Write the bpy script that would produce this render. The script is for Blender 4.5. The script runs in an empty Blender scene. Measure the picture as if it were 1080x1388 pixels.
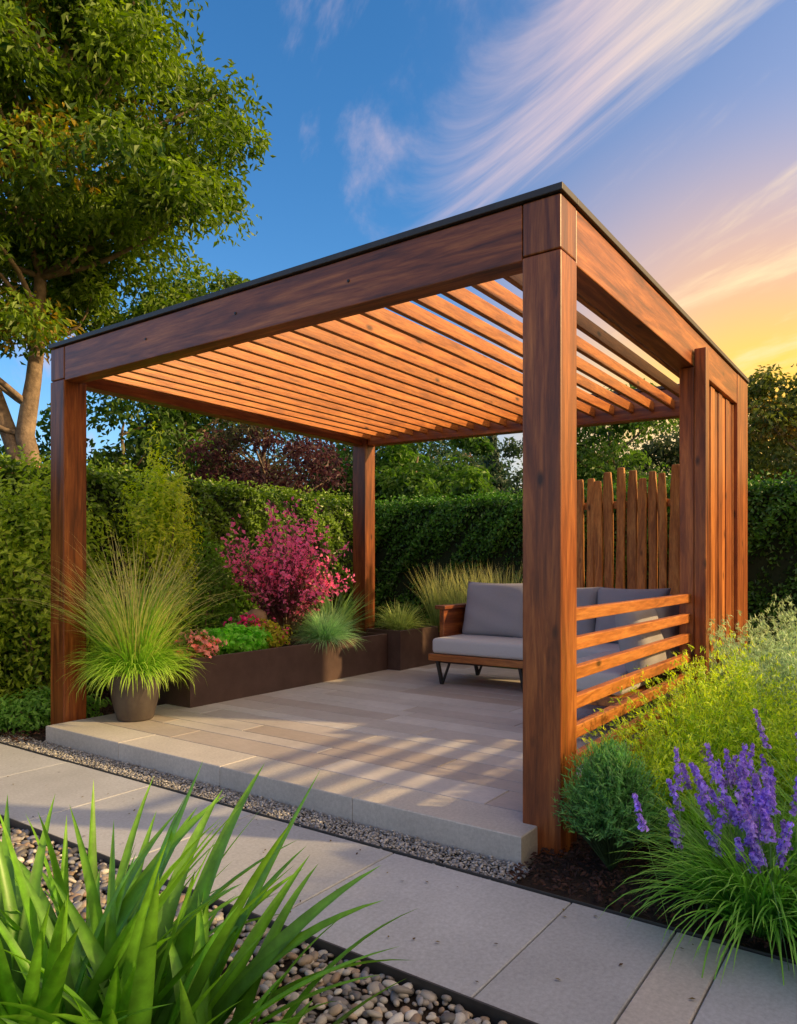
import bpy, bmesh, math
import numpy as np
from mathutils import Vector, Matrix
R = np.random.default_rng(7)
scene = bpy.context.scene
COL = scene.collection

# ---------------------------------------------------------------- helpers
def link(o, parent=None):
    COL.objects.link(o)
    if parent is not None: o.parent = parent
    return o
def empty(name, loc=(0,0,0)):
    e = bpy.data.objects.new(name, None); e.empty_display_size = .2
    e.location = (0,0,0); return link(e)

class Geo:
    def __init__(s): s.v=[]; s.f=[]; s.c=[]; s.m=[]; s.sm=[]; s.n=0
    def add(s, v, f, c, mi=0, smooth=False):
        v=np.asarray(v,float).reshape(-1,3); f=np.asarray(f,int)
        c=np.asarray(c,float)
        if c.ndim==1: c=np.tile(c,(len(v),1))
        s.v.append(v); s.f.append(f+s.n); s.c.append(c)
        s.m.append(np.full(len(f),mi)); s.sm.append(np.full(len(f),smooth)); s.n+=len(v)
    def build(s, name, mats, parent=None):
        v=np.concatenate(s.v); c=np.concatenate(s.c)
        tot=np.concatenate([np.full(len(f),f.shape[1]) for f in s.f])
        idx=np.concatenate([f.ravel() for f in s.f])
        me=bpy.data.meshes.new(name)
        me.vertices.add(len(v)); me.vertices.foreach_set('co',v.ravel())
        me.loops.add(len(idx)); me.loops.foreach_set('vertex_index',idx)
        me.polygons.add(len(tot))
        st=np.concatenate([[0],np.cumsum(tot)[:-1]])
        me.polygons.foreach_set('loop_start',st); me.polygons.foreach_set('loop_total',tot)
        me.polygons.foreach_set('material_index',np.concatenate(s.m))
        me.polygons.foreach_set('use_smooth',np.concatenate(s.sm))
        a=me.color_attributes.new('Col','FLOAT_COLOR','POINT')
        a.data.foreach_set('color',np.hstack([np.clip(c,0,1),np.ones((len(c),1))]).ravel())
        me.update(calc_edges=True); me.validate()
        for m in mats: me.materials.append(m)
        return link(bpy.data.objects.new(name,me),parent)

def norm(a): return a/np.maximum(np.linalg.norm(a,axis=-1,keepdims=True),1e-9)
def mixcol(A,B,t): A=np.array(A);B=np.array(B); return A+(B-A)*t[:,None]

def leaves(g, P, N, size, cols, aspect=.5, mi=0, fold=.15, direc=None):
    n=len(P)
    N=norm(N)
    if direc is None: direc=R.normal(size=(n,3))
    T=norm(direc-(direc*N).sum(1,keepdims=True)*N)
    B=np.cross(N,T)
    s=(size*R.uniform(.65,1.3,n))[:,None]
    w=s*aspect
    v=np.stack([P-T*s*.5, P+B*w*.5-T*s*.05+N*s*fold, P+T*s*.5-N*s*fold*.6, P-B*w*.5-T*s*.05+N*s*fold],1).reshape(-1,3)
    i=np.arange(n)*4
    g.add(v,np.stack([i,i+1,i+2,i+3],1),np.repeat(cols,4,axis=0),mi)

def blades(g, base, az, th0, curv, L, W, cols, K=6, fold=.25, mi=0, tipcol=None, wprof=None, twist=0):
    n=len(base); s=np.linspace(0,1,K+1)
    th=th0[:,None]-curv[:,None]*s[None,:]**1.4
    seg=L[:,None]/K
    dh=np.cos((th[:,1:]+th[:,:-1])/2)*seg; dz=np.sin((th[:,1:]+th[:,:-1])/2)*seg
    h=np.hstack([np.zeros((n,1)),np.cumsum(dh,1)]); z=np.hstack([np.zeros((n,1)),np.cumsum(dz,1)])
    d=np.stack([np.cos(az),np.sin(az),np.zeros(n)],1); side=np.stack([-np.sin(az),np.cos(az),np.zeros(n)],1)
    c=base[:,None,:]+d[:,None,:]*h[:,:,None]; c[:,:,2]+=z
    nrm=-d[:,None,:]*np.sin(th)[:,:,None]; nrm[:,:,2]+=np.cos(th)
    sd3=np.repeat(side[:,None,:],K+1,1)
    if twist:
        ta=R.normal(0,twist,n)[:,None]*s[None,:]+R.normal(0,twist*.5,n)[:,None]
        c=c+side[:,None,:]*(R.normal(0,.10,n)*L)[:,None,None]*(s**2)[None,:,None]
        sd3,nrm=sd3*np.cos(ta)[:,:,None]+nrm*np.sin(ta)[:,:,None], nrm*np.cos(ta)[:,:,None]-sd3*np.sin(ta)[:,:,None]
    wp=(np.clip((1-s),0,1)**.6*(.55+.9*np.minimum(s*3,1)*.5)) if wprof is None else wprof(s)
    w=W[:,None]*wp[None,:]
    Lf=c+sd3*w[:,:,None]*.5+nrm*w[:,:,None]*fold
    Rt=c-sd3*w[:,:,None]*.5+nrm*w[:,:,None]*fold
    v=np.stack([Lf,c,Rt],2)
    idx=np.arange(n*(K+1)*3).reshape(n,K+1,3)
    f1=np.stack([idx[:,:-1,0],idx[:,1:,0],idx[:,1:,1],idx[:,:-1,1]],-1).reshape(-1,4)
    f2=np.stack([idx[:,:-1,1],idx[:,1:,1],idx[:,1:,2],idx[:,:-1,2]],-1).reshape(-1,4)
    cc=np.repeat(cols[:,None,:],K+1,1)
    if tipcol is not None:
        cc=cc+(np.array(tipcol)[None,None,:]-cc)*(s**1.6)[None,:,None]
    cc=cc[:,:,None,:]*np.array([.85,1.2,.85])[None,None,:,None]
    g.add(v.reshape(-1,3),np.concatenate([f1,f2]),cc.reshape(-1,3),mi,True)
    return c

def tuft(g, c, n, L, W, r0, th=(60,88), curv=(20,70), A=(.05,.12,.02), B=(.15,.22,.04), K=6, tip=None, mi=0, fold=.25):
    az=R.uniform(0,2*math.pi,n); rr=r0*np.sqrt(R.uniform(0,1,n))
    a2=az+R.normal(0,.5,n)
    base=np.stack([c[0]+rr*np.cos(a2),c[1]+rr*np.sin(a2),np.full(n,c[2])],1)
    return blades(g,base,az,np.radians(R.uniform(*th,n)),np.radians(R.uniform(*curv,n)),L*R.uniform(.6,1.1,n),
           W*R.uniform(.7,1.2,n),mixcol(A,B,R.uniform(0,1,n)),K=K,tipcol=tip,mi=mi,fold=fold)

def tube(g, pts, rad, col, sides=8, mi=0):
    pts=np.asarray(pts,float); n=len(pts)
    t=norm(np.gradient(pts,axis=0))
    ref=np.array([0.3,0.9,0.1]) if abs(t[0][2])>.5 else np.array([0,0,1.])
    b=norm(np.cross(t,ref)); nn=np.cross(b,t)
    a=np.linspace(0,2*math.pi,sides,endpoint=False)
    rad=np.asarray(rad)[:,None,None]
    v=pts[:,None,:]+rad*(b[:,None,:]*np.cos(a)[None,:,None]+nn[:,None,:]*np.sin(a)[None,:,None])
    idx=np.arange(n*sides).reshape(n,sides); j=np.roll(idx,-1,1)
    g.add(v.reshape(-1,3),np.stack([idx[:-1],j[:-1],j[1:],idx[1:]],-1).reshape(-1,4),np.array(col),mi,True)

def boxv(x0,x1,y0,y1,z0,z1,ch=0.0):
    c=ch
    v=[(x0,y0,z0),(x1,y0,z0),(x1,y1,z0),(x0,y1,z0),
       (x0,y0,z1-c),(x1,y0,z1-c),(x1,y1,z1-c),(x0,y1,z1-c),
       (x0+c,y0+c,z1),(x1-c,y0+c,z1),(x1-c,y1-c,z1),(x0+c,y1-c,z1)]
    f=[(3,2,1,0),(0,1,5,4),(1,2,6,5),(2,3,7,6),(3,0,4,7),(4,5,9,8),(5,6,10,9),(6,7,11,10),(7,4,8,11),(8,9,10,11)]
    return v,f

def board(name, p0, p1, w, h, mat, parent=None, bev=.005, up=None, seg=2):
    p0=Vector(p0);p1=Vector(p1); d=p1-p0; L=d.length; x=d.normalized()
    ref=Vector((0,0,1)) if abs(x.z)<.9 else Vector((0,1,0))
    if up is not None: ref=Vector(up)
    y=ref.cross(x).normalized(); z=x.cross(y)
    bm=bmesh.new(); bmesh.ops.create_cube(bm,size=1)
    bmesh.ops.scale(bm,vec=(L,w,h),verts=bm.verts)
    if bev>0: bmesh.ops.bevel(bm,geom=bm.edges[:],offset=bev,segments=seg,affect='EDGES',profile=.5)
    me=bpy.data.meshes.new(name); bm.to_mesh(me); bm.free()
    if seg>2:
        for p in me.polygons: p.use_smooth=True
    me.materials.append(mat)
    o=bpy.data.objects.new(name,me)
    m=Matrix((x,y,z)).transposed().to_4x4(); m.translation=(p0+p1)/2
    o.matrix_world=m
    return link(o,parent)
def post(name,x0,x1,y0,y1,z0,z1,mat,parent,bev=.006):
    return board(name,((x0+x1)/2,(y0+y1)/2,z0),((x0+x1)/2,(y0+y1)/2,z1),x1-x0,y1-y0,mat,parent,bev)

# ---------------------------------------------------------------- materials
def newmat(name):
    m=bpy.data.materials.new(name); m.use_nodes=True
    nt=m.node_tree; nt.nodes.clear()
    out=nt.nodes.new('ShaderNodeOutputMaterial'); p=nt.nodes.new('ShaderNodeBsdfPrincipled')
    nt.links.new(p.outputs[0],out.inputs[0]); return m,nt,p,out
def N(nt,t,**k):
    n=nt.nodes.new(t)
    for a,b in k.items():
        if a.startswith('i_'):
            key=a[2:]; key=int(key) if key.isdigit() else key.replace('_',' ')
            n.inputs[key].default_value=b
        else: setattr(n,a,b)
    return n
def ramp(nt,stops):
    r=nt.nodes.new('ShaderNodeValToRGB'); e=r.color_ramp.elements
    e[0].position,e[0].color=stops[0][0],(*stops[0][1],1)
    e[1].position,e[1].color=stops[1][0],(*stops[1][1],1)
    for p,c in stops[2:]:
        q=e.new(p); q.color=(*c,1)
    return r
def bump(nt,p,src,strength,dist):
    b=N(nt,'ShaderNodeBump'); b.inputs['Strength'].default_value=strength; b.inputs['Distance'].default_value=dist
    nt.links.new(src,b.inputs['Height']); nt.links.new(b.outputs[0],p.inputs['Normal'])

def wood(name, dark, mid, light, rough=.40, sx=1.3, sy=16):
    m,nt,p,o=newmat(name)
    tc=N(nt,'ShaderNodeTexCoord'); oi=N(nt,'ShaderNodeObjectInfo')
    mul=N(nt,'ShaderNodeVectorMath',operation='MULTIPLY_ADD')
    mul.inputs[1].default_value=(sx,sy,sy)
    cmb=N(nt,'ShaderNodeMath',operation='MULTIPLY'); cmb.inputs[1].default_value=57.
    nt.links.new(oi.outputs['Random'],cmb.inputs[0])
    nt.links.new(tc.outputs['Object'],mul.inputs[0]); nt.links.new(cmb.outputs[0],mul.inputs[2])
    n1=N(nt,'ShaderNodeTexNoise',i_Scale=1.,i_Detail=7.,i_Roughness=.62,i_Distortion=.9)
    nt.links.new(mul.outputs[0],n1.inputs['Vector'])
    n2=N(nt,'ShaderNodeTexNoise',i_Scale=5.,i_Detail=5.,i_Roughness=.7)
    nt.links.new(mul.outputs[0],n2.inputs['Vector'])
    r=ramp(nt,[(.28,dark),(.5,mid),(.72,light)])
    nt.links.new(n1.outputs[0],r.inputs[0])
    km=N(nt,'ShaderNodeVectorMath',operation='MULTIPLY_ADD'); km.inputs[1].default_value=(2.2,5.,5.)
    nt.links.new(tc.outputs['Object'],km.inputs[0]); nt.links.new(cmb.outputs[0],km.inputs[2])
    vo=N(nt,'ShaderNodeTexVoronoi',i_Scale=1.3); nt.links.new(km.outputs[0],vo.inputs['Vector'])
    kr=ramp(nt,[(.05,(.12,.10,.09)),(.13,(1,1,1))]); nt.links.new(vo.outputs['Distance'],kr.inputs[0])
    mx=N(nt,'ShaderNodeMix',data_type='RGBA',blend_type='MULTIPLY'); mx.inputs[0].default_value=.9
    nt.links.new(r.outputs[0],mx.inputs[6]); nt.links.new(kr.outputs[0],mx.inputs[7])
    fr=ramp(nt,[(.3,(.55,.5,.48)),(.6,(1,1,1))]); nt.links.new(n2.outputs[0],fr.inputs[0])
    m2=N(nt,'ShaderNodeMix',data_type='RGBA',blend_type='MULTIPLY'); m2.inputs[0].default_value=.9
    nt.links.new(mx.outputs[2],m2.inputs[6]); nt.links.new(fr.outputs[0],m2.inputs[7])
    hs=N(nt,'ShaderNodeHueSaturation'); mr=N(nt,'ShaderNodeMapRange'); mr.inputs[3].default_value=.78; mr.inputs[4].default_value=1.2
    nt.links.new(oi.outputs['Random'],mr.inputs[0]); nt.links.new(mr.outputs[0],hs.inputs['Value'])
    nt.links.new(m2.outputs[2],hs.inputs['Color']); nt.links.new(hs.outputs[0],p.inputs['Base Color'])
    p.inputs['Roughness'].default_value=rough
    bump(nt,p,n2.outputs[0],.3,.004)
    return m
def leafmat(name, rough=.5, trans=.4, gain=1.45):
    m,nt,p,o=newmat(name)
    at=N(nt,'ShaderNodeAttribute',attribute_name='Col')
    tc=N(nt,'ShaderNodeTexCoord'); nz=N(nt,'ShaderNodeTexNoise',i_Scale=26.,i_Detail=4.,i_Roughness=.6); nt.links.new(tc.outputs['Object'],nz.inputs['Vector'])
    mr=N(nt,'ShaderNodeMapRange'); mr.inputs[1].default_value=.3; mr.inputs[2].default_value=.7; mr.inputs[3].default_value=gain*.68; mr.inputs[4].default_value=gain*1.2
    nt.links.new(nz.outputs[0],mr.inputs[0])
    h0=N(nt,'ShaderNodeHueSaturation'); nt.links.new(mr.outputs[0],h0.inputs['Value'])
    nt.links.new(at.outputs['Color'],h0.inputs['Color'])
    nt.links.new(h0.outputs[0],p.inputs['Base Color']); p.inputs['Roughness'].default_value=rough
    tr=N(nt,'ShaderNodeBsdfTranslucent'); hs=N(nt,'ShaderNodeHueSaturation'); hs.inputs['Value'].default_value=1.5
    hs.inputs['Saturation'].default_value=1.1
    nt.links.new(h0.outputs[0],hs.inputs['Color']); nt.links.new(hs.outputs[0],tr.inputs[0])
    mx=N(nt,'ShaderNodeMixShader'); mx.inputs[0].default_value=trans
    nt.links.new(p.outputs[0],mx.inputs[1]); nt.links.new(tr.outputs[0],mx.inputs[2]); nt.links.new(mx.outputs[0],o.inputs[0])
    return m
def attrmat(name, rough=.8, nscale=30., amt=.35, bstr=.3, bdist=.003, big=2.0, stretch=None):
    m,nt,p,o=newmat(name)
    at=N(nt,'ShaderNodeAttribute',attribute_name='Col'); tc=N(nt,'ShaderNodeTexCoord')
    src=tc.outputs['Object']
    if stretch:
        mp=N(nt,'ShaderNodeMapping'); mp.inputs['Scale'].default_value=stretch; nt.links.new(src,mp.inputs[0]); src=mp.outputs[0]
    n=N(nt,'ShaderNodeTexNoise',i_Scale=nscale,i_Detail=8.,i_Roughness=.7); nt.links.new(src,n.inputs['Vector'])
    n2=N(nt,'ShaderNodeTexNoise',i_Scale=big,i_Detail=5.,i_Roughness=.6); nt.links.new(tc.outputs['Object'],n2.inputs['Vector'])
    r=ramp(nt,[(.3,(1-amt,)*3),(.7,(1,1,1))]); nt.links.new(n.outputs[0],r.inputs[0])
    r2=ramp(nt,[(.3,(1-amt*.8,)*3),(.7,(1,1,1))]); nt.links.new(n2.outputs[0],r2.inputs[0])
    a=N(nt,'ShaderNodeMix',data_type='RGBA',blend_type='MULTIPLY'); a.inputs[0].default_value=1
    b=N(nt,'ShaderNodeMix',data_type='RGBA',blend_type='MULTIPLY'); b.inputs[0].default_value=1
    nt.links.new(at.outputs['Color'],a.inputs[6]); nt.links.new(r.outputs[0],a.inputs[7])
    nt.links.new(a.outputs[2],b.inputs[6]); nt.links.new(r2.outputs[0],b.inputs[7])
    nt.links.new(b.outputs[2],p.inputs['Base Color']); p.inputs['Roughness'].default_value=rough
    bump(nt,p,n.outputs[0],bstr,bdist); return m
def plain(name,c1,c2,rough=.6,scale=8.,bs=.2,bd=.003,metal=0.):
    m,nt,p,o=newmat(name); tc=N(nt,'ShaderNodeTexCoord')
    n=N(nt,'ShaderNodeTexNoise',i_Scale=scale,i_Detail=7.,i_Roughness=.65); nt.links.new(tc.outputs['Object'],n.inputs['Vector'])
    r=ramp(nt,[(.3,c1),(.7,c2)]); nt.links.new(n.outputs[0],r.inputs[0]); nt.links.new(r.outputs[0],p.inputs['Base Color'])
    p.inputs['Roughness'].default_value=rough; p.inputs['Metallic'].default_value=metal
    bump(nt,p,n.outputs[0],bs,bd); return m

M_wood=wood('oiled_hardwood',(.065,.015,.005),(.27,.072,.017),(.52,.175,.042))
M_slat=wood('slat_wood',(.26,.075,.018),(.52,.17,.037),(.70,.28,.07),sx=2.,sy=20)
M_rustic=wood('rustic_wood',(.26,.09,.02),(.58,.24,.055),(.78,.40,.11),rough=.6,sx=2.5,sy=18)
M_cap=plain('dark_metal_cap',(.04,.032,.03),(.06,.05,.048),.5,20)
M_leaf=leafmat('leaves'); M_leafg=leafmat('glossy_leaves',.38,.3)
M_bark=plain('bark',(.13,.09,.065),(.38,.28,.20),.9,9,.8,.03)
M_stone=attrmat('paver_stone',.72,70,.30,.3,.002,1.7)
M_deck=attrmat('deck_tile',.5,30,.28,.15,.0015,2.5,stretch=(5,.5,1))
M_peb=attrmat('pebbles',.5,25,.3,.1,.002,9)
M_mulch=attrmat('bark_mulch',.9,60,.4,.3,.003)
M_soil=plain('soil',(.018,.011,.008),(.045,.027,.018),.95,14,1.,.02)
M_planter=plain('planter_metal',(.062,.034,.029),(.105,.062,.052),.5,6,.1,.002)
M_pot=plain('pot_glaze',(.055,.042,.038),(.095,.075,.065),.45,9,.1,.003)
M_fabric=plain('cushion_fabric',(.54,.53,.54),(.62,.61,.62),.95,220,.3,.001)
M_fabric2=plain('pillow_fabric',(.31,.30,.33),(.38,.37,.40),.95,220,.3,.001)
M_metal=plain('black_metal',(.02,.02,.02),(.03,.03,.03),.35,10)
M_core=plain('hedge_core',(.008,.016,.005),(.016,.032,.008),.95,20)
M_ground=plain('lawn_soil',(.035,.05,.015),(.06,.085,.025),.95,5,.6,.02)
M_edge=plain('steel_edging',(.03,.03,.032),(.05,.05,.05),.5,12)
M_wall=plain('plaster_wall',(.42,.20,.13),(.52,.27,.18),.9,7)

# ---------------------------------------------------------------- camera, world, sun
cam=bpy.data.cameras.new('camera'); co=link(bpy.data.objects.new('camera',cam))
cam.sensor_fit='HORIZONTAL'; cam.sensor_width=36; cam.lens=33.4; cam.shift_y=.066
cam.clip_end=2000; cam.clip_start=.05
co.location=(-2.79,-1.185,1.168); co.rotation_euler=(math.radians(90),0,math.radians(-54.6))
scene.camera=co

EL=math.radians(25); sd=np.array([.44*math.cos(EL),-.898*math.cos(EL),math.sin(EL)]); sd/=np.linalg.norm(sd)
sl=bpy.data.lights.new('sun','SUN'); sl.energy=5.0; sl.angle=math.radians(1.6); sl.color=(1,.68,.30)
so=link(bpy.data.objects.new('sun',sl)); so.rotation_euler=Vector(sd).to_track_quat('Z','Y').to_euler(); so.location=(8,-8,6)

w=bpy.data.worlds.new('World'); scene.world=w; w.use_nodes=True; nt=w.node_tree; nt.nodes.clear()
out=N(nt,'ShaderNodeOutputWorld'); bg=N(nt,'ShaderNodeBackground'); bg.inputs[1].default_value=.15
nt.links.new(bg.outputs[0],out.inputs[0])
sky=N(nt,'ShaderNodeTexSky'); sky.sky_type='NISHITA'; sky.sun_disc=False; sky.sun_elevation=EL
sky.sun_rotation=math.atan2(sd[0],sd[1]); sky.ozone_density=3.0; sky.air_density=1.0; sky.dust_density=.6
hs=N(nt,'ShaderNodeHueSaturation'); hs.inputs['Saturation'].default_value=1.28; hs.inputs['Value'].default_value=1.40
nt.links.new(sky.outputs[0],hs.inputs['Color'])
tc=N(nt,'ShaderNodeTexCoord'); D=tc.outputs['Generated']
def dot(vec):
    n=N(nt,'ShaderNodeVectorMath',operation='DOT_PRODUCT'); n.inputs[1].default_value=vec; nt.links.new(D,n.inputs[0]); return n.outputs['Value']
def mth(op,a,b=None,c=None,clamp=False):
    n=N(nt,'ShaderNodeMath',operation=op,use_clamp=clamp)
    for i,q in enumerate((a,b,c)):
        if q is None: continue
        if isinstance(q,(int,float)): n.inputs[i].default_value=q
        else: nt.links.new(q,n.inputs[i])
    return n.outputs[0]
def sstep(x,a,b):
    n=N(nt,'ShaderNodeMapRange',interpolation_type='SMOOTHSTEP'); n.inputs[1].default_value=a; n.inputs[2].default_value=b
    nt.links.new(x,n.inputs[0]); return n.outputs[0]
def cmix(fac,a,b):
    n=N(nt,'ShaderNodeMix',data_type='RGBA'); nt.links.new(fac,n.inputs[0])
    for i,q in ((6,a),(7,b)):
        if isinstance(q,tuple): n.inputs[i].default_value=(*q,1)
        else: nt.links.new(q,n.inputs[i])
    return n.outputs[2]
zz=dot((0,0,1)); zd=mth('ADD',mth('MAXIMUM',zz,0.0),.12)
fw=mth('DIVIDE',dot((.496,.868,0)),zd); rt=mth('DIVIDE',dot((.868,-.496,0)),zd)
cv=N(nt,'ShaderNodeCombineXYZ'); nt.links.new(mth('MULTIPLY',fw,.40),cv.inputs[0]); nt.links.new(mth('MULTIPLY',rt,1.5),cv.inputs[1]); cv.inputs[2].default_value=4.1
n1=N(nt,'ShaderNodeTexNoise',i_Scale=1.35,i_Detail=11.,i_Roughness=.60,i_Distortion=.7); nt.links.new(cv.outputs[0],n1.inputs['Vector'])
cv2=N(nt,'ShaderNodeCombineXYZ'); nt.links.new(mth('MULTIPLY',fw,.6),cv2.inputs[0]); nt.links.new(mth('MULTIPLY',rt,.9),cv2.inputs[1]); cv2.inputs[2].default_value=3.3
n2=N(nt,'ShaderNodeTexNoise',i_Scale=1.,i_Detail=3.,i_Roughness=.5); nt.links.new(cv2.outputs[0],n2.inputs['Vector'])
sunw=dot(tuple(norm(np.array([.46,-.888,0]))))
near=sstep(sunw,-.13,.30)
back=sstep(dot((-.815,-.579,0)),.05,.6)  # cloud bank added behind the camera as fill for camera-facing sides
low=mth('SUBTRACT',1.0,sstep(zz,.22,.52))
loww=mth('SUBTRACT',1.0,sstep(zz,.22,.78))
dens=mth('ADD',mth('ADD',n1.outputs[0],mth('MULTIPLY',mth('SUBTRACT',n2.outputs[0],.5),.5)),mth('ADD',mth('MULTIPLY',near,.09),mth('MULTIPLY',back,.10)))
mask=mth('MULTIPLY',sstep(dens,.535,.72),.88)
ccr=ramp(nt,[(0.,(.62,.52,.62)),(.5,(.92,.68,.62)),(1.,(1.,.80,.58))])
nt.links.new(near,ccr.inputs[0])
cwarm=cmix(mth('MULTIPLY',near,low),ccr.outputs[0],(1.1,.80,.42))
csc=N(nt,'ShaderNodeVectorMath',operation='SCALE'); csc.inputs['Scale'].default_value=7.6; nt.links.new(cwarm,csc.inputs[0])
g1=cmix(mth('MULTIPLY',mth('MULTIPLY',near,loww),.50),hs.outputs[0],(5.4,4.2,4.1))
lowy=mth('SUBTRACT',1.0,sstep(zz,.20,.34))
gcol=cmix(lowy,(8.0,4.2,1.5),(9.5,5.6,.95))
glow=cmix(mth('MULTIPLY',near,low),g1,gcol)
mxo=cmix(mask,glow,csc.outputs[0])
aur=mth('POWER',mth('MAXIMUM',dot(tuple(sd)),0.0),6.0)  # broad warm aureole added around the sun direction for extra soft fill
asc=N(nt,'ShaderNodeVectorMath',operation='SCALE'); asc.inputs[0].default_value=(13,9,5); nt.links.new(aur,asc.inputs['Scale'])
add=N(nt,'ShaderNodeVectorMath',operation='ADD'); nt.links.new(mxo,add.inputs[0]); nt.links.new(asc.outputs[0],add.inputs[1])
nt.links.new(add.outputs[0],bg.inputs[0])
scene.view_settings.view_transform='Standard'; scene.view_settings.look='None'; scene.view_settings.exposure=0

# ---------------------------------------------------------------- ground
g=Geo(); v,f=[(-300,-300,-.06),(300,-300,-.06),(300,300,-.06),(-300,300,-.06)],[(0,1,2,3)]
g.add(v,f,(.05,.07,.02)); g.build('ground',[M_ground])
def bumpy(name,x0,x1,y0,y1,z,amp,mat,res=.06):
    nx=int((x1-x0)/res)+1; ny=int((y1-y0)/res)+1
    X,Y=np.meshgrid(np.linspace(x0,x1,nx),np.linspace(y0,y1,ny),indexing='ij')
    Z=z+amp*(np.sin(X*9+1)*np.cos(Y*7)+.6*np.sin(X*23+Y*17)+R.normal(0,.3,X.shape))*.5
    idx=np.arange(nx*ny).reshape(nx,ny)
    g=Geo(); g.add(np.stack([X,Y,Z],-1).reshape(-1,3),np.stack([idx[:-1,:-1],idx[1:,:-1],idx[1:,1:],idx[:-1,1:]],-1).reshape(-1,4),(.05,.03,.02),0,True)
    return g.build(name,[mat])
bumpy('garden_bed_soil',-.34,5.6,-3.2,.08,-.01,.012,M_soil)
bumpy('garden_bed_soil',-.3,5.4,3.56,5.2,-.01,.012,M_soil)
bumpy('pebble_bed_base',-3.2,-1.09,-2.5,6,-.03,.006,M_soil)
bumpy('gravel_strip_base',-.345,-.13,.06,5,-.03,.004,M_soil)

g=Geo(); bs=[-3.4,-2.6,-1.75,-.98,-.70,-.54,-.19,.57,1.38,2.15,2.95,3.75,4.6,5.4,6.2]
for i in range(len(bs)-1):
    k=R.uniform(.88,1.08); v,f=boxv(-1.06,-.355,bs[i]+.003,bs[i+1]-.003,-.055,R.uniform(-.002,0),.003)
    base=np.array((.56,.58,.62)) if not i in(4,) else np.array((.62,.58,.54))
    g.add(v,f,base*k)
g.build('paver_path',[M_stone])
board('steel_edging',(-1.075,-3.4,-.02),(-1.075,6.2,-.02),.008,.07,M_edge,None,.001)
board('steel_edging',(-.346,-3.4,-.02),(-.346,6.2,-.02),.006,.05,M_edge,None,.001)

# ---------------------------------------------------------------- deck
deck=empty('patio_deck')
g=Geo()
v,f=boxv(-.13,4.05,.115,3.545,-.05,.086); g.add(v,f,(.12,.11,.10))
g.build('deck_core',[M_stone],deck)
g=Geo()
ys=[.10,.95,1.85,2.75,3.56]
for i in range(4):
    v,f=boxv(-.15,.12,ys[i]+.0015,ys[i+1]-.0015,-.05,.10,.004); g.add(v,f,np.array((.70,.66,.61))*R.uniform(.93,1.05))
g.build('deck_kerb',[M_stone],deck)
g=Geo()
x=.125
while x<4.0:
    wd=[.20,.145,.20,.24][int(R.integers(4))]
    y=.10-R.uniform(0,.9)
    while y<3.56:
        L=R.uniform(.8,1.9); y0=max(y,.10); y1=min(y+L,3.56)
        if y1-y0>.04:
            v,f=boxv(x+.003,x+wd-.003,y0+.003,y1-.003,.05,.0985+R.uniform(0,.001),.002)
            t=R.uniform(); base=np.array((.55,.47,.42))*(1-t)+np.array((.78,.75,.73))*t
            g.add(v,f,base)
        y+=L
    x+=wd
g.build('deck_tiles',[M_deck],deck)

# ---------------------------------------------------------------- pebbles
bm=bmesh.new(); bmesh.ops.create_icosphere(bm,subdivisions=1,radius=1)
bm2=bmesh.new(); bmesh.ops.create_icosphere(bm2,subdivisions=2,radius=1)
IV1=np.array([v.co[:] for v in bm.verts]); IF1=np.array([[v.index for v in f.verts] for f in bm.faces]); bm.free()
IV2=np.array([v.co[:] for v in bm2.verts]); IF2=np.array([[v.index for v in f.verts] for f in bm2.faces]); bm2.free()
def pebbles(name,x0,x1,y0,y1,sp,s0,s1,z,pal,mat,extra=0,hi=False,jit=.09):
    IV,IF=(IV2,IF2) if hi else (IV1,IF1)
    X,Y=np.meshgrid(np.arange(x0,x1,sp),np.arange(y0,y1,sp)); P=np.stack([X.ravel(),Y.ravel(),np.zeros(X.size)],1)
    if extra: P=np.concatenate([P,np.stack([R.uniform(x0,x1,extra),R.uniform(y0,y1,extra),np.full(extra,s1*.45)],1)])
    n=len(P); P[:,:2]+=R.uniform(-.5,.5,(n,2))*sp; P[:,2]+=z+R.uniform(-.3,.3,n)*s0
    S=(s0+(s1-s0)*R.uniform(0,1,n)**2.)[:,None]*np.stack([R.uniform(.85,1.3,n),R.uniform(.6,.95,n),R.uniform(.4,.65,n)],1)
    lf=1+.12*np.sin(IV[None,:,0]*2.2+R.uniform(0,6,(n,1)))*np.cos(IV[None,:,1]*2+R.uniform(0,6,(n,1)))
    if not hi: lf=lf+R.normal(0,jit,(n,len(IV)))
    V=IV[None]*lf[:,:,None]*S[:,None,:]
    a=R.uniform(0,math.pi*2,n); ca,sa=np.cos(a)[:,None],np.sin(a)[:,None]
    tl=R.normal(0,.25,n)[:,None]
    x=V[:,:,0]*ca-V[:,:,1]*sa; y=V[:,:,0]*sa+V[:,:,1]*ca; z3=V[:,:,2]+x*tl
    V=np.stack([x,y,z3],-1)+P[:,None,:]
    F=(IF[None]+(np.arange(n)*len(IV))[:,None,None]).reshape(-1,3)
    pal=np.array(pal); C=pal[R.integers(len(pal),size=n)]*R.uniform(.7,1.2,(n,1))
    g=Geo(); g.add(V.reshape(-1,3),F,np.repeat(C,len(IV),0),0,True); return g.build(name,[mat])
PAL=[(.36,.33,.31),(.50,.45,.39),(.24,.22,.22),(.62,.57,.50),(.45,.32,.22),(.33,.34,.38),(.74,.70,.64),(.16,.15,.15),(.54,.43,.32)]
pebbles('pebble_bed',-2.15,-1.09,-1.0,2.5,.027,.010,.025,-.014,PAL,M_peb,800,hi=True)
pebbles('gravel_strip',-.341,-.155,.05,4.3,.0135,.006,.0105,-.008,[(.40,.40,.42),(.55,.54,.54),(.27,.27,.28),(.68,.65,.62)],M_peb,1500)

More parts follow.
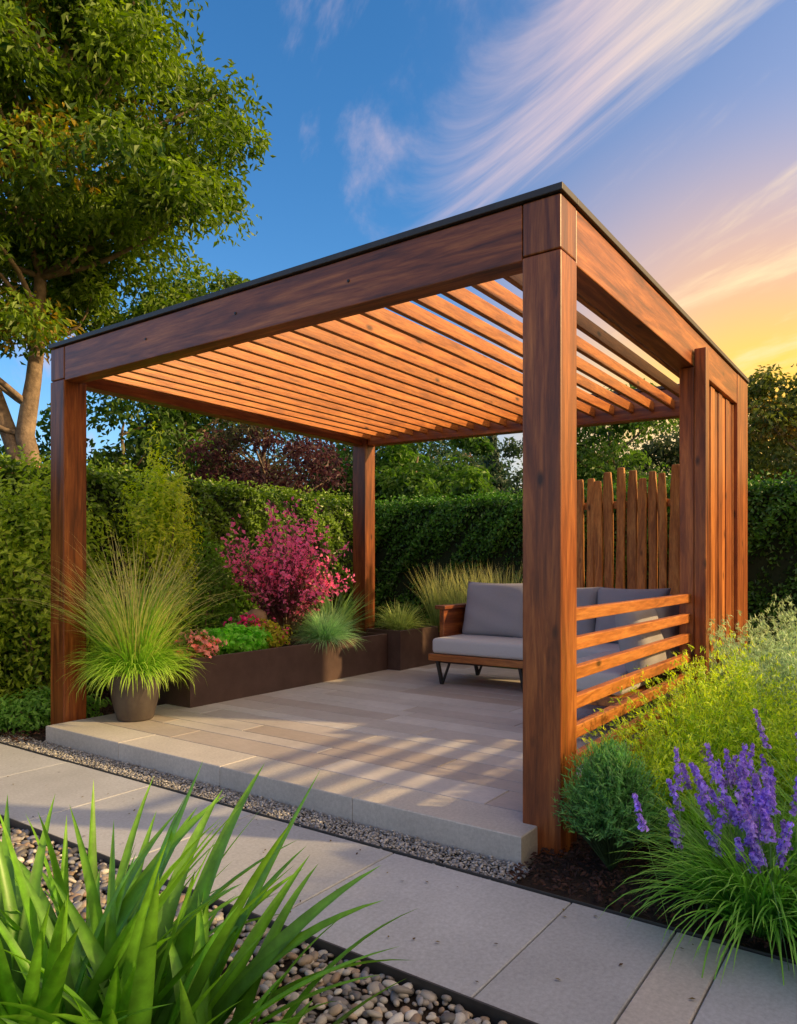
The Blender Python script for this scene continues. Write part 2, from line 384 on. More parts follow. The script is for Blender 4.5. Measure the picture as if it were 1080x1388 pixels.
def chips(name,x0,x1,y0,y1,n,z=.01,sz=.028):
    g=Geo(); P=np.stack([R.uniform(x0,x1,n),R.uniform(y0,y1,n),z+R.uniform(-.008,.016,n)],1)
    Nn=np.stack([R.normal(0,.45,n),R.normal(0,.45,n),np.ones(n)],1)
    leaves(g,P,Nn,sz,mixcol((.028,.012,.009),(.13,.055,.036),R.uniform(0,1,n)),aspect=.45,fold=.1)
    return g.build(name,[M_mulch])
chips('bark_mulch',-.335,2.2,-1.5,.08,14000)
chips('bark_mulch',-.3,1.2,3.58,4.9,4000)
g=Geo(); n=60; P=np.stack([R.uniform(-1.0,-.38,n),R.uniform(-1.2,3.5,n),np.full(n,.004)],1)
leaves(g,P,np.stack([R.normal(0,.15,n),R.normal(0,.15,n),np.ones(n)],1),.016,mixcol((.10,.05,.02),(.30,.22,.06),R.uniform(0,1,n)),aspect=.5,fold=.05)
g.build('fallen_leaves',[M_mulch])

# ---------------------------------------------------------------- pergola
pg=empty('wooden_pergola')
ZT=2.70; ZB=2.425; H0=-.03
post('corner_post',0,.17,0,.17,H0,2.435,M_wood,pg)
post('corner_post_cap',0.002,.168,.002,.168,2.440,2.660,M_wood,pg)
post('corner_post',0,.17,3.60,3.77,H0,2.435,M_wood,pg)
post('corner_post_cap',0.002,.168,3.602,3.768,2.440,2.660,M_wood,pg)
post('corner_post',3.45,3.85,0,.17,H0,2.658,M_wood,pg)
post('corner_post',3.34,3.51,3.60,3.77,H0,2.658,M_wood,pg)
zc=(ZB+2.66)/2; hb=2.66-ZB
board('front_beam',(.065,.173,zc),(.065,3.597,zc),.12,hb,M_wood,pg)
board('right_beam',(.173,.065,zc),(3.447,.065,zc),.12,hb,M_wood,pg)
board('left_beam',(.173,3.70,zc),(3.337,3.70,zc),.12,hb,M_wood,pg)
board('back_beam',(3.765,.173,zc),(3.43,3.597,zc),.12,hb,M_wood,pg)
board('roof_cap_front',(.07,-.010,2.682),(.07,3.780,2.682),.160,.030,M_cap,pg,.003)
board('roof_cap_right',(.153,.07,2.682),(3.860,.07,2.682),.160,.030,M_cap,pg,.003)
board('roof_cap_left',(.153,3.70,2.682),(3.50,3.70,2.682),.160,.030,M_cap,pg,.003)
board('roof_cap_back',(3.78,.155,2.681),(3.45,3.615,2.681),.160,.028,M_cap,pg,.003)
ny=21
for i in range(ny):
    y=.21+i*(3.36/(ny-1))
    xe=3.70-(y/3.7)*.33
    board('roof_slat',(.128,y,2.522),(xe,y,2.522),.030,.078,M_slat,pg,.003)
post('screen_post',2.09,2.175,-.075,-.003,H0,2.53,M_wood,pg)
for i,z in enumerate([.955,.83,.705,.58,.455,.33,.205]):
    board('side_rail',(.173,.04,z),(2.10,.04,z),.04,.055,M_slat,pg,.004)
post('rail_end_post',2.10,2.2,.0,.09,H0,2.42,M_wood,pg)
xx=2.205; k=0
while xx<3.44:
    post('screen_board',xx,min(xx+.118,3.445),.03+.008*(k%2),.06+.008*(k%2),.05,2.42,M_slat if k%3==1 else M_wood,pg,.004); xx+=.122; k+=1
def bolt(p,axis):
    bm=bmesh.new(); bmesh.ops.create_cone(bm,segments=12,radius1=.008,radius2=.006,depth=.006,cap_ends=True)
    me=bpy.data.meshes.new('bolt_head'); bm.to_mesh(me); bm.free(); me.materials.append(M_metal)
    o=bpy.data.objects.new('bolt_head',me); o.location=p
    o.rotation_euler=(0,math.radians(-90),0) if axis=='x' else (math.radians(90),0,0); link(o,pg)
for y in (1.1,1.9,2.7): bolt((.002,y,2.55),'x')

# ---------------------------------------------------------------- rustic picket screen behind
ps=empty('rustic_picket_fence')
y=.12
while y<1.85:
    wd=R.uniform(.075,.10); h=2.06+R.uniform(-.07,.05); a0=R.normal(0,.006)
    o=board('picket',(4.3+R.normal(0,.006),y+wd/2,0),(4.3+R.normal(0,.008),y+wd/2+a0*h,h),.045,wd,M_rustic,ps,.012,seg=3)
    me=o.data; bm=bmesh.new(); bm.from_mesh(me)
    bmesh.ops.subdivide_edges(bm,edges=[e for e in bm.edges if abs(e.verts[0].co.x-e.verts[1].co.x)>.5],cuts=9)
    ph=R.uniform(0,6)
    for vv in bm.verts:
        k=1+.06*math.sin(vv.co.x*5+ph)+.03*math.sin(vv.co.x*13+ph*2)
        if vv.co.x>h/2-.02: k*=.78
        vv.co.z*=k; vv.co.y*=k; vv.co.z+=.005*math.sin(vv.co.x*3+ph)
    bm.to_mesh(me); bm.free()
    y+=wd+R.uniform(.010,.022)
board('picket_rail',(4.34,.1,.5),(4.34,1.9,.5),.03,.07,M_rustic,ps)
board('picket_rail',(4.34,.1,1.75),(4.34,1.9,1.75),.03,.07,M_rustic,ps)

# ---------------------------------------------------------------- sofa
sf=empty('garden_corner_sofa')
def pillow(name,c,wid,hei,thk,rotz,tilt,mat,parent):
    n=18; u=np.linspace(-1,1,n); U,V=np.meshgrid(u,u,indexing='ij')
    prof=((1-U**4)*(1-V**4))**.42
    pin=1-.06*(1-np.abs(U)**2)*(np.abs(V)**3)
    pin2=1-.06*(1-np.abs(V)**2)*(np.abs(U)**3)
    X=U*wid/2*pin2; Z=V*hei/2*pin; Y=prof*thk/2*(1+.06*np.sin(5*U+3*V)+.05*np.sin(9*V-4*U))
    top=np.stack([X,Y,Z],-1).reshape(-1,3); bot=np.stack([X,-Y,Z],-1).reshape(-1,3)
    idx=np.arange(n*n).reshape(n,n)
    q=np.stack([idx[:-1,:-1],idx[1:,:-1],idx[1:,1:],idx[:-1,1:]],-1).reshape(-1,4)
    vs=np.concatenate([top,bot]); fs=np.concatenate([q[:,::-1],q+n*n])
    g=Geo(); g.add(vs,fs,(.3,.3,.3),0,True)
    o=g.build(name,[mat],None)
    bm=bmesh.new(); bm.from_mesh(o.data); bmesh.ops.remove_doubles(bm,verts=bm.verts,dist=.0005); bm.to_mesh(o.data); bm.free()
    o.parent=parent; o.matrix_world=Matrix.Translation(c)@Matrix.Rotation(rotz,4,'Z')@Matrix.Rotation(tilt,4,'X'); return o
def cush(name,x0,x1,y0,y1,z0,z1,mat,bev=.035):
    return board(name,(x0,(y0+y1)/2,(z0+z1)/2),(x1,(y0+y1)/2,(z0+z1)/2),y1-y0,z1-z0,mat,sf,bev,seg=4)
board('base_frame',(3.13,.30,.345),(3.13,2.42,.345),.78,.06,M_slat,sf,.006)
board('back_frame',(3.50,.30,.58),(3.50,2.42,.58),.03,.44,M_slat,sf,.006)
board('arm_panel',(2.98,2.43,.56),(3.52,2.43,.56),.05,.42,M_wood,sf,.008)
board('arm_top',(2.95,2.43,.775),(3.54,2.43,.775),.11,.035,M_wood,sf,.006)
cush('seat_cushion',2.74,3.40,1.37,2.39,.378,.515,M_fabric)
cush('seat_cushion',2.74,3.40,.32,1.36,.378,.515,M_fabric)
pillow('back_cushion',(3.33,2.03,.745),.72,.54,.24,math.radians(90),math.radians(14),M_fabric2,sf)
pillow('back_cushion',(3.33,1.40,.735),.66,.50,.22,math.radians(90),math.radians(14),M_fabric2,sf)
pillow('back_cushion',(3.33,.80,.735),.62,.50,.22,math.radians(90),math.radians(14),M_fabric2,sf)
board('base_frame_return',(1.55,.53,.345),(2.735,.53,.345),.56,.06,M_slat,sf,.006)
cush('seat_cushion_return',1.57,2.72,.28,.80,.378,.515,M_fabric)
pillow('back_cushion',(2.35,.24,.72),.60,.48,.18,math.radians(0),math.radians(-12),M_fabric2,sf)
pillow('back_cushion',(1.80,.24,.72),.50,.46,.18,math.radians(0),math.radians(-12),M_fabric2,sf)
for (lx,ly) in [(2.80,2.36),(3.45,2.36),(2.80,1.55),(2.80,1.0),(1.62,.75),(1.62,.32)]:
    board('leg',(lx,ly,.315),(lx+.03,ly-.03,.098),.03,.03,M_metal,sf,.003)
    board('leg_brace',(lx,ly-.13,.31),(lx+.03,ly-.035,.106),.018,.018,M_metal,sf,.002)

# ---------------------------------------------------------------- planters
def planter(name,x0,x1,y0,y1,z0,z1):
    e=empty(name); t=.022
    for i,(a,b,c,d) in enumerate([(x0,x1,y0,y0+t),(x0,x1,y1-t,y1),(x0,x0+t,y0+t+.001,y1-t-.001),(x1-t,x1,y0+t+.001,y1-t-.001)]):
        g=Geo(); v,f=boxv(a,b,c,d,z0,z1,.003); g.add(v,f,(.1,.1,.1)); g.build('side_panel',[M_planter],e)
    g=Geo(); v,f=boxv(x0+t,x1-t,y0+t,y1-t,z0+.01,z1-.04); g.add(v,f,(.1,.1,.1)); g.build('planter_soil',[M_soil],e)
    return e
planter('planter_box',.80,3.28,3.27,3.80,-.02,.465)
planter('planter_box',3.30,4.02,3.12,3.56,.09,.50)
planter('planter_box',4.15,4.55,2.75,3.45,-.02,.42)

def lathe(g,prof,c,col,n=40,mi=0):
    a=np.linspace(0,2*math.pi,n,endpoint=False); prof=np.array(prof)
    v=np.stack([c[0]+prof[:,0:1]*np.cos(a),c[1]+prof[:,0:1]*np.sin(a),c[2]+prof[:,1:2]+0*a],-1)
    idx=np.arange(len(prof)*n).reshape(len(prof),n); j=np.roll(idx,-1,1)
    g.add(v.reshape(-1,3),np.stack([idx[:-1],j[:-1],j[1:],idx[1:]],-1).reshape(-1,4),np.array(col),mi,True)
pp=empty('potted_ornamental_grass'); pc=(.33,3.27,.10)
g=Geo(); lathe(g,[(.0,.002),(.115,.002),(.122,.012),(.15,.12),(.172,.24),(.182,.30),(.186,.325),(.184,.336),(.172,.338),(.166,.33),(.160,.29),(.0,.285)],pc,(.1,.1,.1))
g.build('pot',[M_pot],pp)
g=Geo(); c=(.33,3.27,.38)
tuft(g,c,1000,.44,.012,.13,(30,85),(50,140),(.07,.22,.02),(.26,.48,.05),tip=(.36,.50,.08))
tuft(g,c,420,1.04,.008,.10,(62,89),(10,80),(.20,.28,.05),(.50,.50,.14),K=8,tip=(.66,.58,.24))
tuft(g,c,300,.85,.012,.10,(58,88),(15,75),(.10,.26,.03),(.34,.50,.06),K=8)
g.build('grass_leaves',[M_leaf],pp)

# ---------------------------------------------------------------- hedges
def hedge(name,x0,x1,y0,y1,h,faces,dens,size,A,B,jit=.05,seed=0):
    e=empty(name)
    g=Geo(); v,f=boxv(x0+.08,x1-.08,y0+.08,y1-.08,-.03,h-.1); g.add(v,f,(.01,.02,.006)); g.build('hedge_core',[M_core],e)
    g=Geo()
    for fc in faces:
        if fc in('x0','x1'):
            ar=(y1-y0)*h; n=int(ar*dens); P=np.stack([np.full(n,x0 if fc=='x0' else x1),R.uniform(y0,y1,n),R.uniform(0,h,n)],1); nn=np.array([-1 if fc=='x0' else 1,0,0.])
        elif fc in('y0','y1'):
            ar=(x1-x0)*h; n=int(ar*dens); P=np.stack([R.uniform(x0,x1,n),np.full(n,y0 if fc=='y0' else y1),R.uniform(0,h,n)],1); nn=np.array([0,-1 if fc=='y0' else 1,0.])
        else:
            ar=(x1-x0)*(y1-y0); n=int(ar*dens*.8); P=np.stack([R.uniform(x0,x1,n),R.uniform(y0,y1,n),np.full(n,h)],1); nn=np.array([0,0,1.])
        q=P
        bumpv=.05*(np.sin(q[:,0]*7+q[:,2]*5+seed)+np.sin(q[:,1]*6.3+q[:,2]*8+1.3)+.7*np.sin((q[:,0]+q[:,1])*17+q[:,2]*15))
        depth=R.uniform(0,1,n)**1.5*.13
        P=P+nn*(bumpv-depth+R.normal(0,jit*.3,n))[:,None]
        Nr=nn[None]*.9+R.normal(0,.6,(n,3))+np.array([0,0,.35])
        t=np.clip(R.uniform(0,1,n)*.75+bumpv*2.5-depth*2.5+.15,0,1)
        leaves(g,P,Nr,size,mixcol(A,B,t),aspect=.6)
    n=int((x1-x0+y1-y0)*220); P=np.stack([R.uniform(x0,x1,n),R.uniform(y0,y1,n),h+R.uniform(0,1,n)**2*.12],1)
    leaves(g,P,R.normal(size=(n,3)),size,mixcol(A,B,R.uniform(.4,1,n)),aspect=.5)
    g.build('hedge_leaves',[M_leafg],e); return e
hedge('offscreen_shade_hedge',5.3,6.1,-4.5,5.7,2.0,['x0','top'],3000,.052,(.014,.05,.008),(.085,.22,.025))
hedge('offscreen_shade_hedge',-2.2,5.3,4.95,5.7,2.02,['y0','top'],3000,.052,(.016,.055,.008),(.18,.29,.022),seed=2.)
hedge('offscreen_shade_hedge',-2.2,2.9,-3.9,-3.2,2.0,['y0','y1','top','x0','x1'],700,.08,(.014,.045,.008),(.07,.15,.025),seed=4.)  # unseen off-frame hedge, added to shade the foreground path and right bed
board('garden_wall',(-3.2,6.6,1.1),(2.2,6.6,1.1),.2,2.25,M_wall,None,.01)

# ---------------------------------------------------------------- trees
def tree(name,base,height,cc,cr,ncl,lpc,lsize,A,B,trunk_r,cl_r,seed=0,trunk_pts=None,C=None,asp=.55,flat=.55,bshow=.35,parent=None,g=None,inner=.35,extra=None):
    own=g is None
    if own: g=Geo()
    base=np.array(base,float); cc=np.array(cc,float); cr=np.array(cr,float)
    if trunk_pts is None:
        m=(base+cc)/2+np.array([R.normal(0,.15),R.normal(0,.15),0])
        trunk_pts=[base,m,cc,cc+np.array([0,0,cr[2]*.6])]
    tp=np.array(trunk_pts,float)
    t=np.linspace(0,len(tp)-1,14); k=np.minimum(t.astype(int),len(tp)-2); fr=(t-k)[:,None]
    fr=fr*fr*(3-2*fr)*.5+fr*.5
    path=tp[k]*(1-fr)+tp[k+1]*fr+R.normal(0,.02,(14,3))
    tube(g,path,trunk_r*np.linspace(1,.18,14)*np.r_[1.3,np.ones(13)],(.1,.07,.05),10,1)
    for (pts,rads) in (extra or []): tube(g,pts,rads,(.1,.07,.05),9,1)
    d=norm(R.normal(size=(ncl,3))); rad=R.uniform(inner,1,ncl)**.6
    lob=1+.22*np.sin(d[:,0]*5+seed)*np.cos(d[:,2]*6+seed*2)+R.normal(0,.07,ncl)
    CP=cc+d*(rad*lob)[:,None]*cr
    for i in range(ncl):
        c0=CP[i]; rr=cl_r*R.uniform(.6,1.35)
        if R.uniform()<bshow:
            j=int(np.clip(np.argmin(np.abs(path[:,2]-(c0[2]-.35*np.linalg.norm((c0-cc)[:2])-.3))),3,12))
            p0=path[j]; mid=(p0+c0)/2+np.array([0,0,-.05*cr[2]])+R.normal(0,.06,3)*cr[0]
            tt=np.linspace(0,1,6)[:,None]; bp=(1-tt)**2*p0+2*tt*(1-tt)*mid+tt**2*c0
            tube(g,bp,np.linspace(trunk_r*.28,.008,6),(.1,.07,.05),5,1)
        n=int(lpc*R.uniform(.6,1.3))
        q=R.normal(size=(n,3)); q=norm(q)*(R.uniform(0,1,n)**.45)[:,None]
        q=q*np.array([rr,rr,rr*flat]); 
        q[:,2]-=.35*(q[:,0]**2+q[:,1]**2)/rr
        P=c0+q
        Nr=norm(q)*.6+np.array([0,0,.5])+R.normal(0,.6,(n,3))
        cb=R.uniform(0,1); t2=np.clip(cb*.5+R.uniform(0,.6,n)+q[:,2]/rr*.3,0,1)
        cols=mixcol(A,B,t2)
        if C is not None and R.uniform()<C[1]:
            cols=cols*.4+np.array(C[0])*.6*R.uniform(.6,1.2,(n,1))
        leaves(g,P,Nr,lsize,cols,aspect=asp,direc=norm(q)+R.normal(0,.5,(n,3))-np.array([0,0,.3]))
    if own: return g.build(name,[M_leaf,M_bark])
b0=(2.05,8.2,-.05)
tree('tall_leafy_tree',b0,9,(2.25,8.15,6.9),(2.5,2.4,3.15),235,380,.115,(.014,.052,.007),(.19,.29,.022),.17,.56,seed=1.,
     trunk_pts=[b0,(2.2,8.15,2.2),(2.15,8.1,3.3),(2.3,8.0,5.2),(2.3,8.1,8.5)],C=((.42,.24,.03),.08),asp=.42,bshow=.5,
     extra=[([(2.15,8.18,2.3),(2.0,8.4,3.0),(1.85,8.65,3.8),(1.9,8.9,5.2)],[.12,.10,.085,.05])])
tree('garden_tree',(5.7,9.4,0),6.5,(5.7,9.4,5.0),(1.4,1.4,1.7),60,270,.11,(.015,.05,.008),(.14,.23,.025),.12,.5,seed=3.)
tree('purple_leaf_tree',(5.1,6.9,0),3.4,(5.1,6.9,2.75),(1.1,1.1,.75),38,220,.08,(.025,.010,.014),(.10,.035,.045),.08,.36,seed=5.,C=((.04,.07,.02),.4),bshow=.9)
tree('garden_tree',(9.6,.2,0),4,(9.6,.1,2.8),(1.3,1.25,1.35),60,240,.09,(.025,.055,.01),(.17,.19,.03),.1,.42,seed=6.,C=((.34,.20,.04),.25))
tree('garden_tree',(9.9,3.3,0),3.8,(9.9,3.3,2.9),(1.4,1.4,1.3),58,240,.10,(.02,.06,.01),(.12,.22,.03),.1,.45,seed=7.)
g=Geo()
for i,(a,b,z,r,A,B) in enumerate([
  (4.4,9.4,4.2,1.5,(.012,.04,.008),(.09,.17,.02)),(5.8,9.2,4.0,1.5,(.01,.035,.01),(.045,.10,.02)),
  (7.9,8.0,3.9,1.5,(.012,.045,.01),(.055,.13,.02)),(8.0,6.1,3.7,1.2,(.02,.07,.012),(.13,.25,.03)),
  (7.5,4.9,3.2,.9,(.02,.07,.012),(.13,.24,.03)),(9.5,7.5,4.6,1.6,(.01,.035,.012),(.05,.10,.02)),
  (13.5,8.2,5.0,1.8,(.014,.04,.02),(.05,.10,.04)),(12.6,5.6,4.6,1.5,(.014,.04,.02),(.06,.10,.04)),
  (14.5,3.4,5.0,1.8,(.02,.045,.015),(.10,.12,.04)),(13.5,1.2,4.5,1.8,(.02,.045,.015),(.11,.12,.04)),(13.,-1.5,4.0,1.8,(.02,.045,.012),(.13,.13,.04)),
  (2.5,10.8,3.6,1.7,(.014,.045,.01),(.08,.16,.02)),(0.,9.5,3.4,1.5,(.02,.06,.01),(.14,.22,.025)),(-1.8,8.8,3.3,1.5,(.02,.06,.01),(.13,.2,.025)),
  (17,6,5.5,2.3,(.015,.04,.025),(.05,.09,.04)),(16,11,6,2.5,(.015,.04,.025),(.05,.09,.04)),(10,13,6,2.6,(.015,.04,.02),(.05,.10,.03)),(18,0,5,2.3,(.02,.04,.025),(.08,.10,.04))]):
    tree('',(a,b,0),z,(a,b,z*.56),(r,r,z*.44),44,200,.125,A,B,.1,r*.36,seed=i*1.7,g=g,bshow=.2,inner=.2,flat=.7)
g.build('background_trees',[M_leaf,M_bark])
g=Geo(); n=9000; zc=R.uniform(0,1,n)**1.2; rr=(1-zc)*1.0*(.6+.4*np.sin(zc*40)**2)*R.uniform(.5,1,n); a=R.uniform(0,6.28,n)
P=np.stack([12.3+rr*np.cos(a),6.9+rr*np.sin(a),.4+zc*4.1-rr*.25],1)
leaves(g,P,np.stack([np.cos(a),np.sin(a),np.full(n,.6)],1)+R.normal(0,.4,(n,3)),.16,mixcol((.012,.04,.02),(.04,.09,.04),R.uniform(0,1,n)),aspect=.35)
tube(g,[(12.3,6.9,0),(12.3,6.9,4.4)],[.12,.02],(.1,.1,.1),8,1); g.build('conifer_tree',[M_leaf,M_bark])

# ---------------------------------------------------------------- shrubs
def shrub(name,c,r,n,size,A,B,asp=.5,mat=None,stems=8,C=None,lob=.2,thin=0):
    g=Geo(); c=np.array(c,float); r=np.array(r,float)
    d=norm(R.normal(size=(n,3))); rad=R.uniform(.25,1,n)**.5
    lb=1+lob*np.sin(d[:,0]*6+c[0]*9)*np.cos(d[:,1]*7+c[1]*5)+lob*.7*np.sin(d[:,2]*9+d[:,0]*8)
    if thin:
        k=np.sin(d[:,0]*11+rad*5)*np.sin(d[:,1]*12+1)*np.sin(d[:,2]*13+rad*9)
        keep=(k>-.22)|(rad<.5); d=d[keep]; rad=rad[keep]; lb=lb[keep]; n=len(d)
    P=c+d*(rad*lb)[:,None]*r; P[:,2]=np.maximum(P[:,2],c[2]-r[2])
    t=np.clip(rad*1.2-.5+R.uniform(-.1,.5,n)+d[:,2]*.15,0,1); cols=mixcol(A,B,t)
    if C is not None:
        k=R.uniform(0,1,n)<C[1]*(rad>.6)*(1+.8*np.sin(d[:,0]*9+d[:,2]*7)); cols[k]=np.array(C[0])*R.uniform(.7,1.2,(k.sum(),1))
    leaves(g,P,d+R.normal(0,.6,(n,3))+np.array([0,0,.3]),size,cols,aspect=asp,direc=d+R.normal(0,.5,(n,3)))
    for i in range(stems):
        dd=norm(R.normal(size=3)*np.array([1,1,.4])+np.array([0,0,.6])); e=c+dd*r*.75; b=np.array([c[0],c[1],c[2]-r[2]])+R.normal(0,.02,3)*np.array([1,1,0])
        tt=np.linspace(0,1,5)[:,None]; tube(g,b+(e-b)*tt+np.array([0,0,.06])*tt*(1-tt),np.linspace(.012,.003,5),(.1,.07,.05),5,1)
    return g.build(name,[mat or M_leaf,M_bark])
def spray_shrub(name,base,h,r,ns,A,B,C,cf,leaf=.045):
    g=Geo(); az=R.uniform(0,6.28,ns)
    b=np.tile(np.array(base,float),(ns,1))+R.normal(0,.03,(ns,3))*np.array([1,1,0])
    L=h*R.uniform(.6,1.15,ns)
    cl=blades(g,b,az,np.radians(R.uniform(42,89,ns)),np.radians(R.uniform(0,40,ns)),L,np.full(ns,.006),mixcol((.06,.03,.02),(.1,.05,.03),R.uniform(0,1,ns)),K=12)
    cl=b[:,None,:]+(cl-b[:,None,:])*np.array([r,r,1])[None,None,:]
    for k in range(4,13):
        for rep in range(6):
            P=cl[:,k]+R.normal(0,.028,(ns,3))
            t=np.clip(R.uniform(-.2,.6,ns)+k*.035,0,1); cols=mixcol(A,B,t)
            fl=R.uniform(0,1,ns)<cf*(k-3)/9; cols[fl]=np.array(C)*R.uniform(.75,1.15,(fl.sum(),1))
            leaves(g,P,R.normal(size=(ns,3))+np.array([0,0,.4]),leaf,cols,aspect=.6)
    for i in range(0,ns,3): tube(g,cl[i],np.linspace(.009,.002,13),(.1,.07,.05),5,1)
    return g.build(name,[M_leaf,M_bark])
spray_shrub('pink_flowering_shrub',(2.30,3.74,.45),1.20,.64,100,(.035,.018,.018),(.20,.05,.08),(.85,.20,.42),.85)
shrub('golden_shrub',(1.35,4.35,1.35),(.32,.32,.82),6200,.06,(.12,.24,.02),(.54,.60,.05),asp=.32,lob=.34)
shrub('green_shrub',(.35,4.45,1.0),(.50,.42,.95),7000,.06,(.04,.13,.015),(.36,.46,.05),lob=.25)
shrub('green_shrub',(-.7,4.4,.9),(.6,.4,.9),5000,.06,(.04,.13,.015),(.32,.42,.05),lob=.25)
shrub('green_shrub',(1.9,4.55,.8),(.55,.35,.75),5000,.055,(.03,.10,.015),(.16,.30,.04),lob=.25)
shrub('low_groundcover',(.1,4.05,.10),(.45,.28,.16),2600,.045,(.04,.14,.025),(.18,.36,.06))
shrub('leafy_planter_plant',(1.45,3.50,.53),(.36,.2,.13),1800,.06,(.06,.22,.02),(.22,.55,.06),asp=.7,stems=3)
shrub('pink_flowering_plant',(1.0,3.46,.53),(.18,.2,.12),1100,.045,(.04,.11,.02),(.18,.28,.06),asp=.75,C=((.88,.40,.38),.5),stems=3)
shrub('golden_planter_plant',(1.85,3.55,.54),(.22,.18,.14),1200,.04,(.14,.18,.02),(.46,.44,.05),asp=.6,C=((.60,.06,.20),.1),stems=3)
shrub('fuchsia_flowering_plant',(1.72,3.66,.62),(.16,.14,.12),500,.045,(.04,.11,.02),(.16,.26,.05),asp=.8,C=((.80,.06,.28),.5),stems=3)
g=Geo(); lathe(g,[(.0,-.09),(.05,-.085),(.085,-.04),(.10,.02),(.085,.075),(.05,.10),(0,.11)],(1.9,3.72,.66),(.1,.1,.1),20); g.build('round_clay_urn',[plain('clay',(.28,.17,.09),(.42,.28,.17),.8,9)])
shrub('burgundy_heuchera',(4.6,-.55,.22),(.35,.3,.2),900,.06,(.04,.015,.03),(.22,.05,.10),asp=.8)

def grass(name,specs,mat=None):
    g=Geo()
    for s in specs: tuft(g,*s[0],**s[1])
    return g.build(name,[mat or M_leaf])
grass('blue_fescue_grass',[(((2.45,3.38,.47),1100,.36,.008,.07,(5,88),(20,90),(.12,.28,.13),(.38,.56,.28)),{})])
grass('strap_leaf_plant',[(((2.85,3.62,.46),150,.56,.024,.07,(40,88),(10,60),(.06,.15,.05),(.24,.38,.12)),{})])
grass('ornamental_grass',[(((3.62,3.35,.48),480,.34,.009,.09,(15,88),(20,80),(.14,.22,.05),(.42,.48,.15)),{})])
grass('feather_reed_grass',[(((4.35,y,.38),230,.80,.011,.10,(68,89),(5,35),(.08,.18,.035),(.30,.38,.10)),{'tip':(.46,.44,.18)}) for y in (3.3,3.0,2.75,2.5)])
# right bed
g=Geo()
n=2300; a=R.uniform(0,6.28,n); el=R.uniform(.0,1.55,n); 
d=np.stack([np.cos(a)*np.cos(el),np.sin(a)*np.cos(el),np.sin(el)],1)
L=R.uniform(.66,1.10,n)*(1+.10*np.sin(a*5)*np.cos(el*4))
tips=np.array([-.02,-.21,.17])+d*np.array([.20,.20,.30])*L[:,None]
pts=tips-d*.11
for k in range(7):
    m=n; f=k/6.
    P=pts+(tips-pts)*f+R.normal(0,.004,(m,3))
    dr=norm(d+R.normal(0,.45,(m,3))+np.array([0,0,.5]))
    leaves(g,P,R.normal(size=(m,3)),.032,mixcol((.03,.11,.035),(.16,.36,.09),np.clip(R.uniform(0,.6,m)+f*.4,0,1)),aspect=.16,direc=dr)
sel=R.integers(n,size=260)
for i in sel: tube(g,[(-.02,-.21,0),tuple((np.array([-.02,-.21,.05])+tips[i])/2),tuple(tips[i])],[.004,.003,.001],(.06,.1,.04),4,0)
g.build('rosemary_shrub',[M_leaf])

def feathery(name,c,r,h,ns,A,B,leaf=.028,reps=6):
    g=Geo(); az=R.uniform(0,6.28,ns)
    base=np.stack([c[0]+r*.3*R.normal(size=ns),c[1]+r*.3*R.normal(size=ns),np.full(ns,0.)],1)
    cl=blades(g,base,az,np.radians(R.uniform(50,89,ns)),np.radians(R.uniform(0,45,ns)),h*R.uniform(.5,1.2,ns),np.full(ns,.005),mixcol(A,B,R.uniform(0,1,ns)),K=9)
    for k in range(2,10):
        for rep in range(reps):
            P=cl[:,k]+R.normal(0,.009,(ns,3)); dirv=cl[:,k]-cl[:,k-1]
            leaves(g,P,R.normal(size=(ns,3)),leaf*(1.35-k*.06),mixcol(A,B,np.clip(R.uniform(-.3,.5,ns)+k*.06,0,1)),aspect=.22,direc=norm(dirv)+R.normal(0,.4,(ns,3)))
    return g.build(name,[M_leaf])
Y1=(.05,.18,.022); Y2=(.58,.72,.06)
for c,r,h,ns in [((.42,-.26),.08,.46,190),((.82,-.34),.09,.64,220),((1.25,-.52),.10,.70,220),((.68,-.82),.09,.48,200),((1.25,-1.05),.10,.58,200),((1.6,-.22),.08,.58,180)]:
    feathery('golden_feathery_shrub',c,r,h,ns,Y1,Y2,.038)
S1=(.09,.18,.09); S2=(.46,.60,.34)
for c,h in [((2.0,-.60),.66),((2.55,-.32),.74),((2.5,-.98),.74),((3.1,-.5),.80),((3.15,-1.15),.82),((3.8,-.6),.78),((2.0,-1.2),.66)]:
    feathery('silver_santolina_shrub',c,.16,h,280,S1,S2,.050,7)
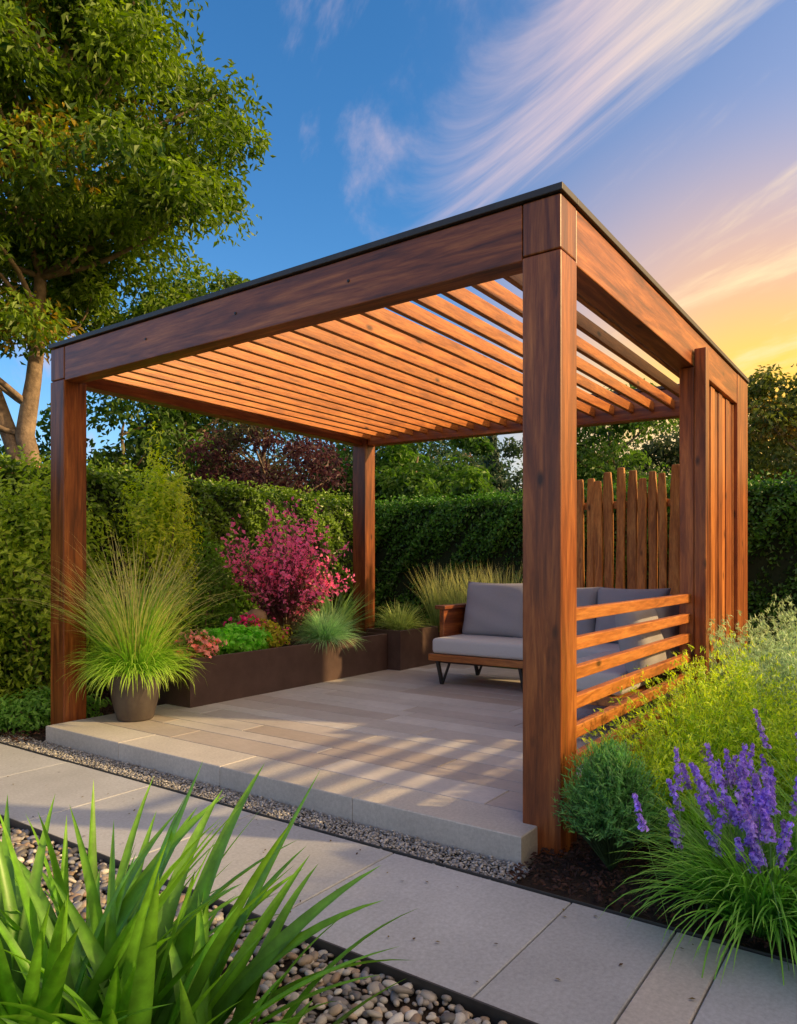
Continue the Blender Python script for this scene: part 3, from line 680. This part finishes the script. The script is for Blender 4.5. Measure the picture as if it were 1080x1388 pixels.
def lavender(name,c,h,nb,nf,spread=.1):
    g=Geo()
    tuft(g,(c[0],c[1],0),nb,h,.012,spread,(40,86),(40,120),(.03,.14,.022),(.18,.42,.05),K=8,tip=(.24,.46,.07))
    az=R.uniform(0,6.28,nf)
    base=np.stack([c[0]+.10*R.normal(size=nf),c[1]+.10*R.normal(size=nf),np.zeros(nf)],1)
    L=h*R.uniform(.65,1.2,nf)
    cl=blades(g,base,az,np.radians(R.uniform(62,89,nf)),np.radians(R.uniform(0,28,nf)),L,np.full(nf,.006),mixcol((.08,.18,.05),(.15,.26,.08),R.uniform(0,1,nf)),K=12)
    for i in range(nf):
        p1=cl[i,-1]; p0=cl[i,-4]; m=140; t=R.uniform(0,1,m); a=R.uniform(0,6.28,m); rad=.0175*(1-t*.6)*(.65+.35*np.sin(t*28))
        P=p0+(p1-p0)*t[:,None]+np.stack([np.cos(a)*rad,np.sin(a)*rad,0*a],1)
        leaves(g,P,np.stack([np.cos(a),np.sin(a),.5+0*a],1),.014,mixcol((.16,.08,.36),(.54,.38,.80),R.uniform(0,1,m)),aspect=.7)
    return g.build(name,[M_leaf])
lavender('lavender_plant',(-.15,-.76),.48,800,52,.11)
lavender('lavender_plant',(.22,-.98),.56,460,38,.10)
lavender('lavender_plant',(.30,-.50),.48,220,14,.06)
lavender('lavender_plant',(-.25,-1.25),.5,420,14,.10)

# foreground strap plants
def agap(name,c,n,L,W,th=(50,88),cv=(5,60)):
    g=Geo(); 
    wp=lambda s:np.clip((1-s**2.0),0,1)**.9*(.55+.45*np.sin(np.minimum(s*1.8,1)*1.57))
    az=R.uniform(0,6.28,n); rr=.11*np.sqrt(R.uniform(0,1,n))
    base=np.stack([c[0]+rr*np.cos(az),c[1]+rr*np.sin(az),np.full(n,-.02)],1)
    cols=mixcol((.008,.055,.010),(.085,.27,.022),R.uniform(0,1,n)**1.5)
    blades(g,base,az+R.normal(0,.3,n),np.radians(R.uniform(*th,n)),np.radians(R.uniform(*cv,n)),L*R.uniform(.55,1.1,n),W*R.uniform(.7,1.2,n),cols,K=14,fold=.2,wprof=wp,tipcol=(.15,.33,.03),twist=.35)
    return g.build(name,[M_leafg])
agap('agapanthus_plant',(-1.93,.40),62,.72,.056)
agap('agapanthus_plant',(-1.88,.20),62,.72,.054)
agap('agapanthus_plant',(-1.83,.0),50,.57,.050,cv=(10,75))
agap('agapanthus_plant',(-1.66,.60),40,.55,.046)
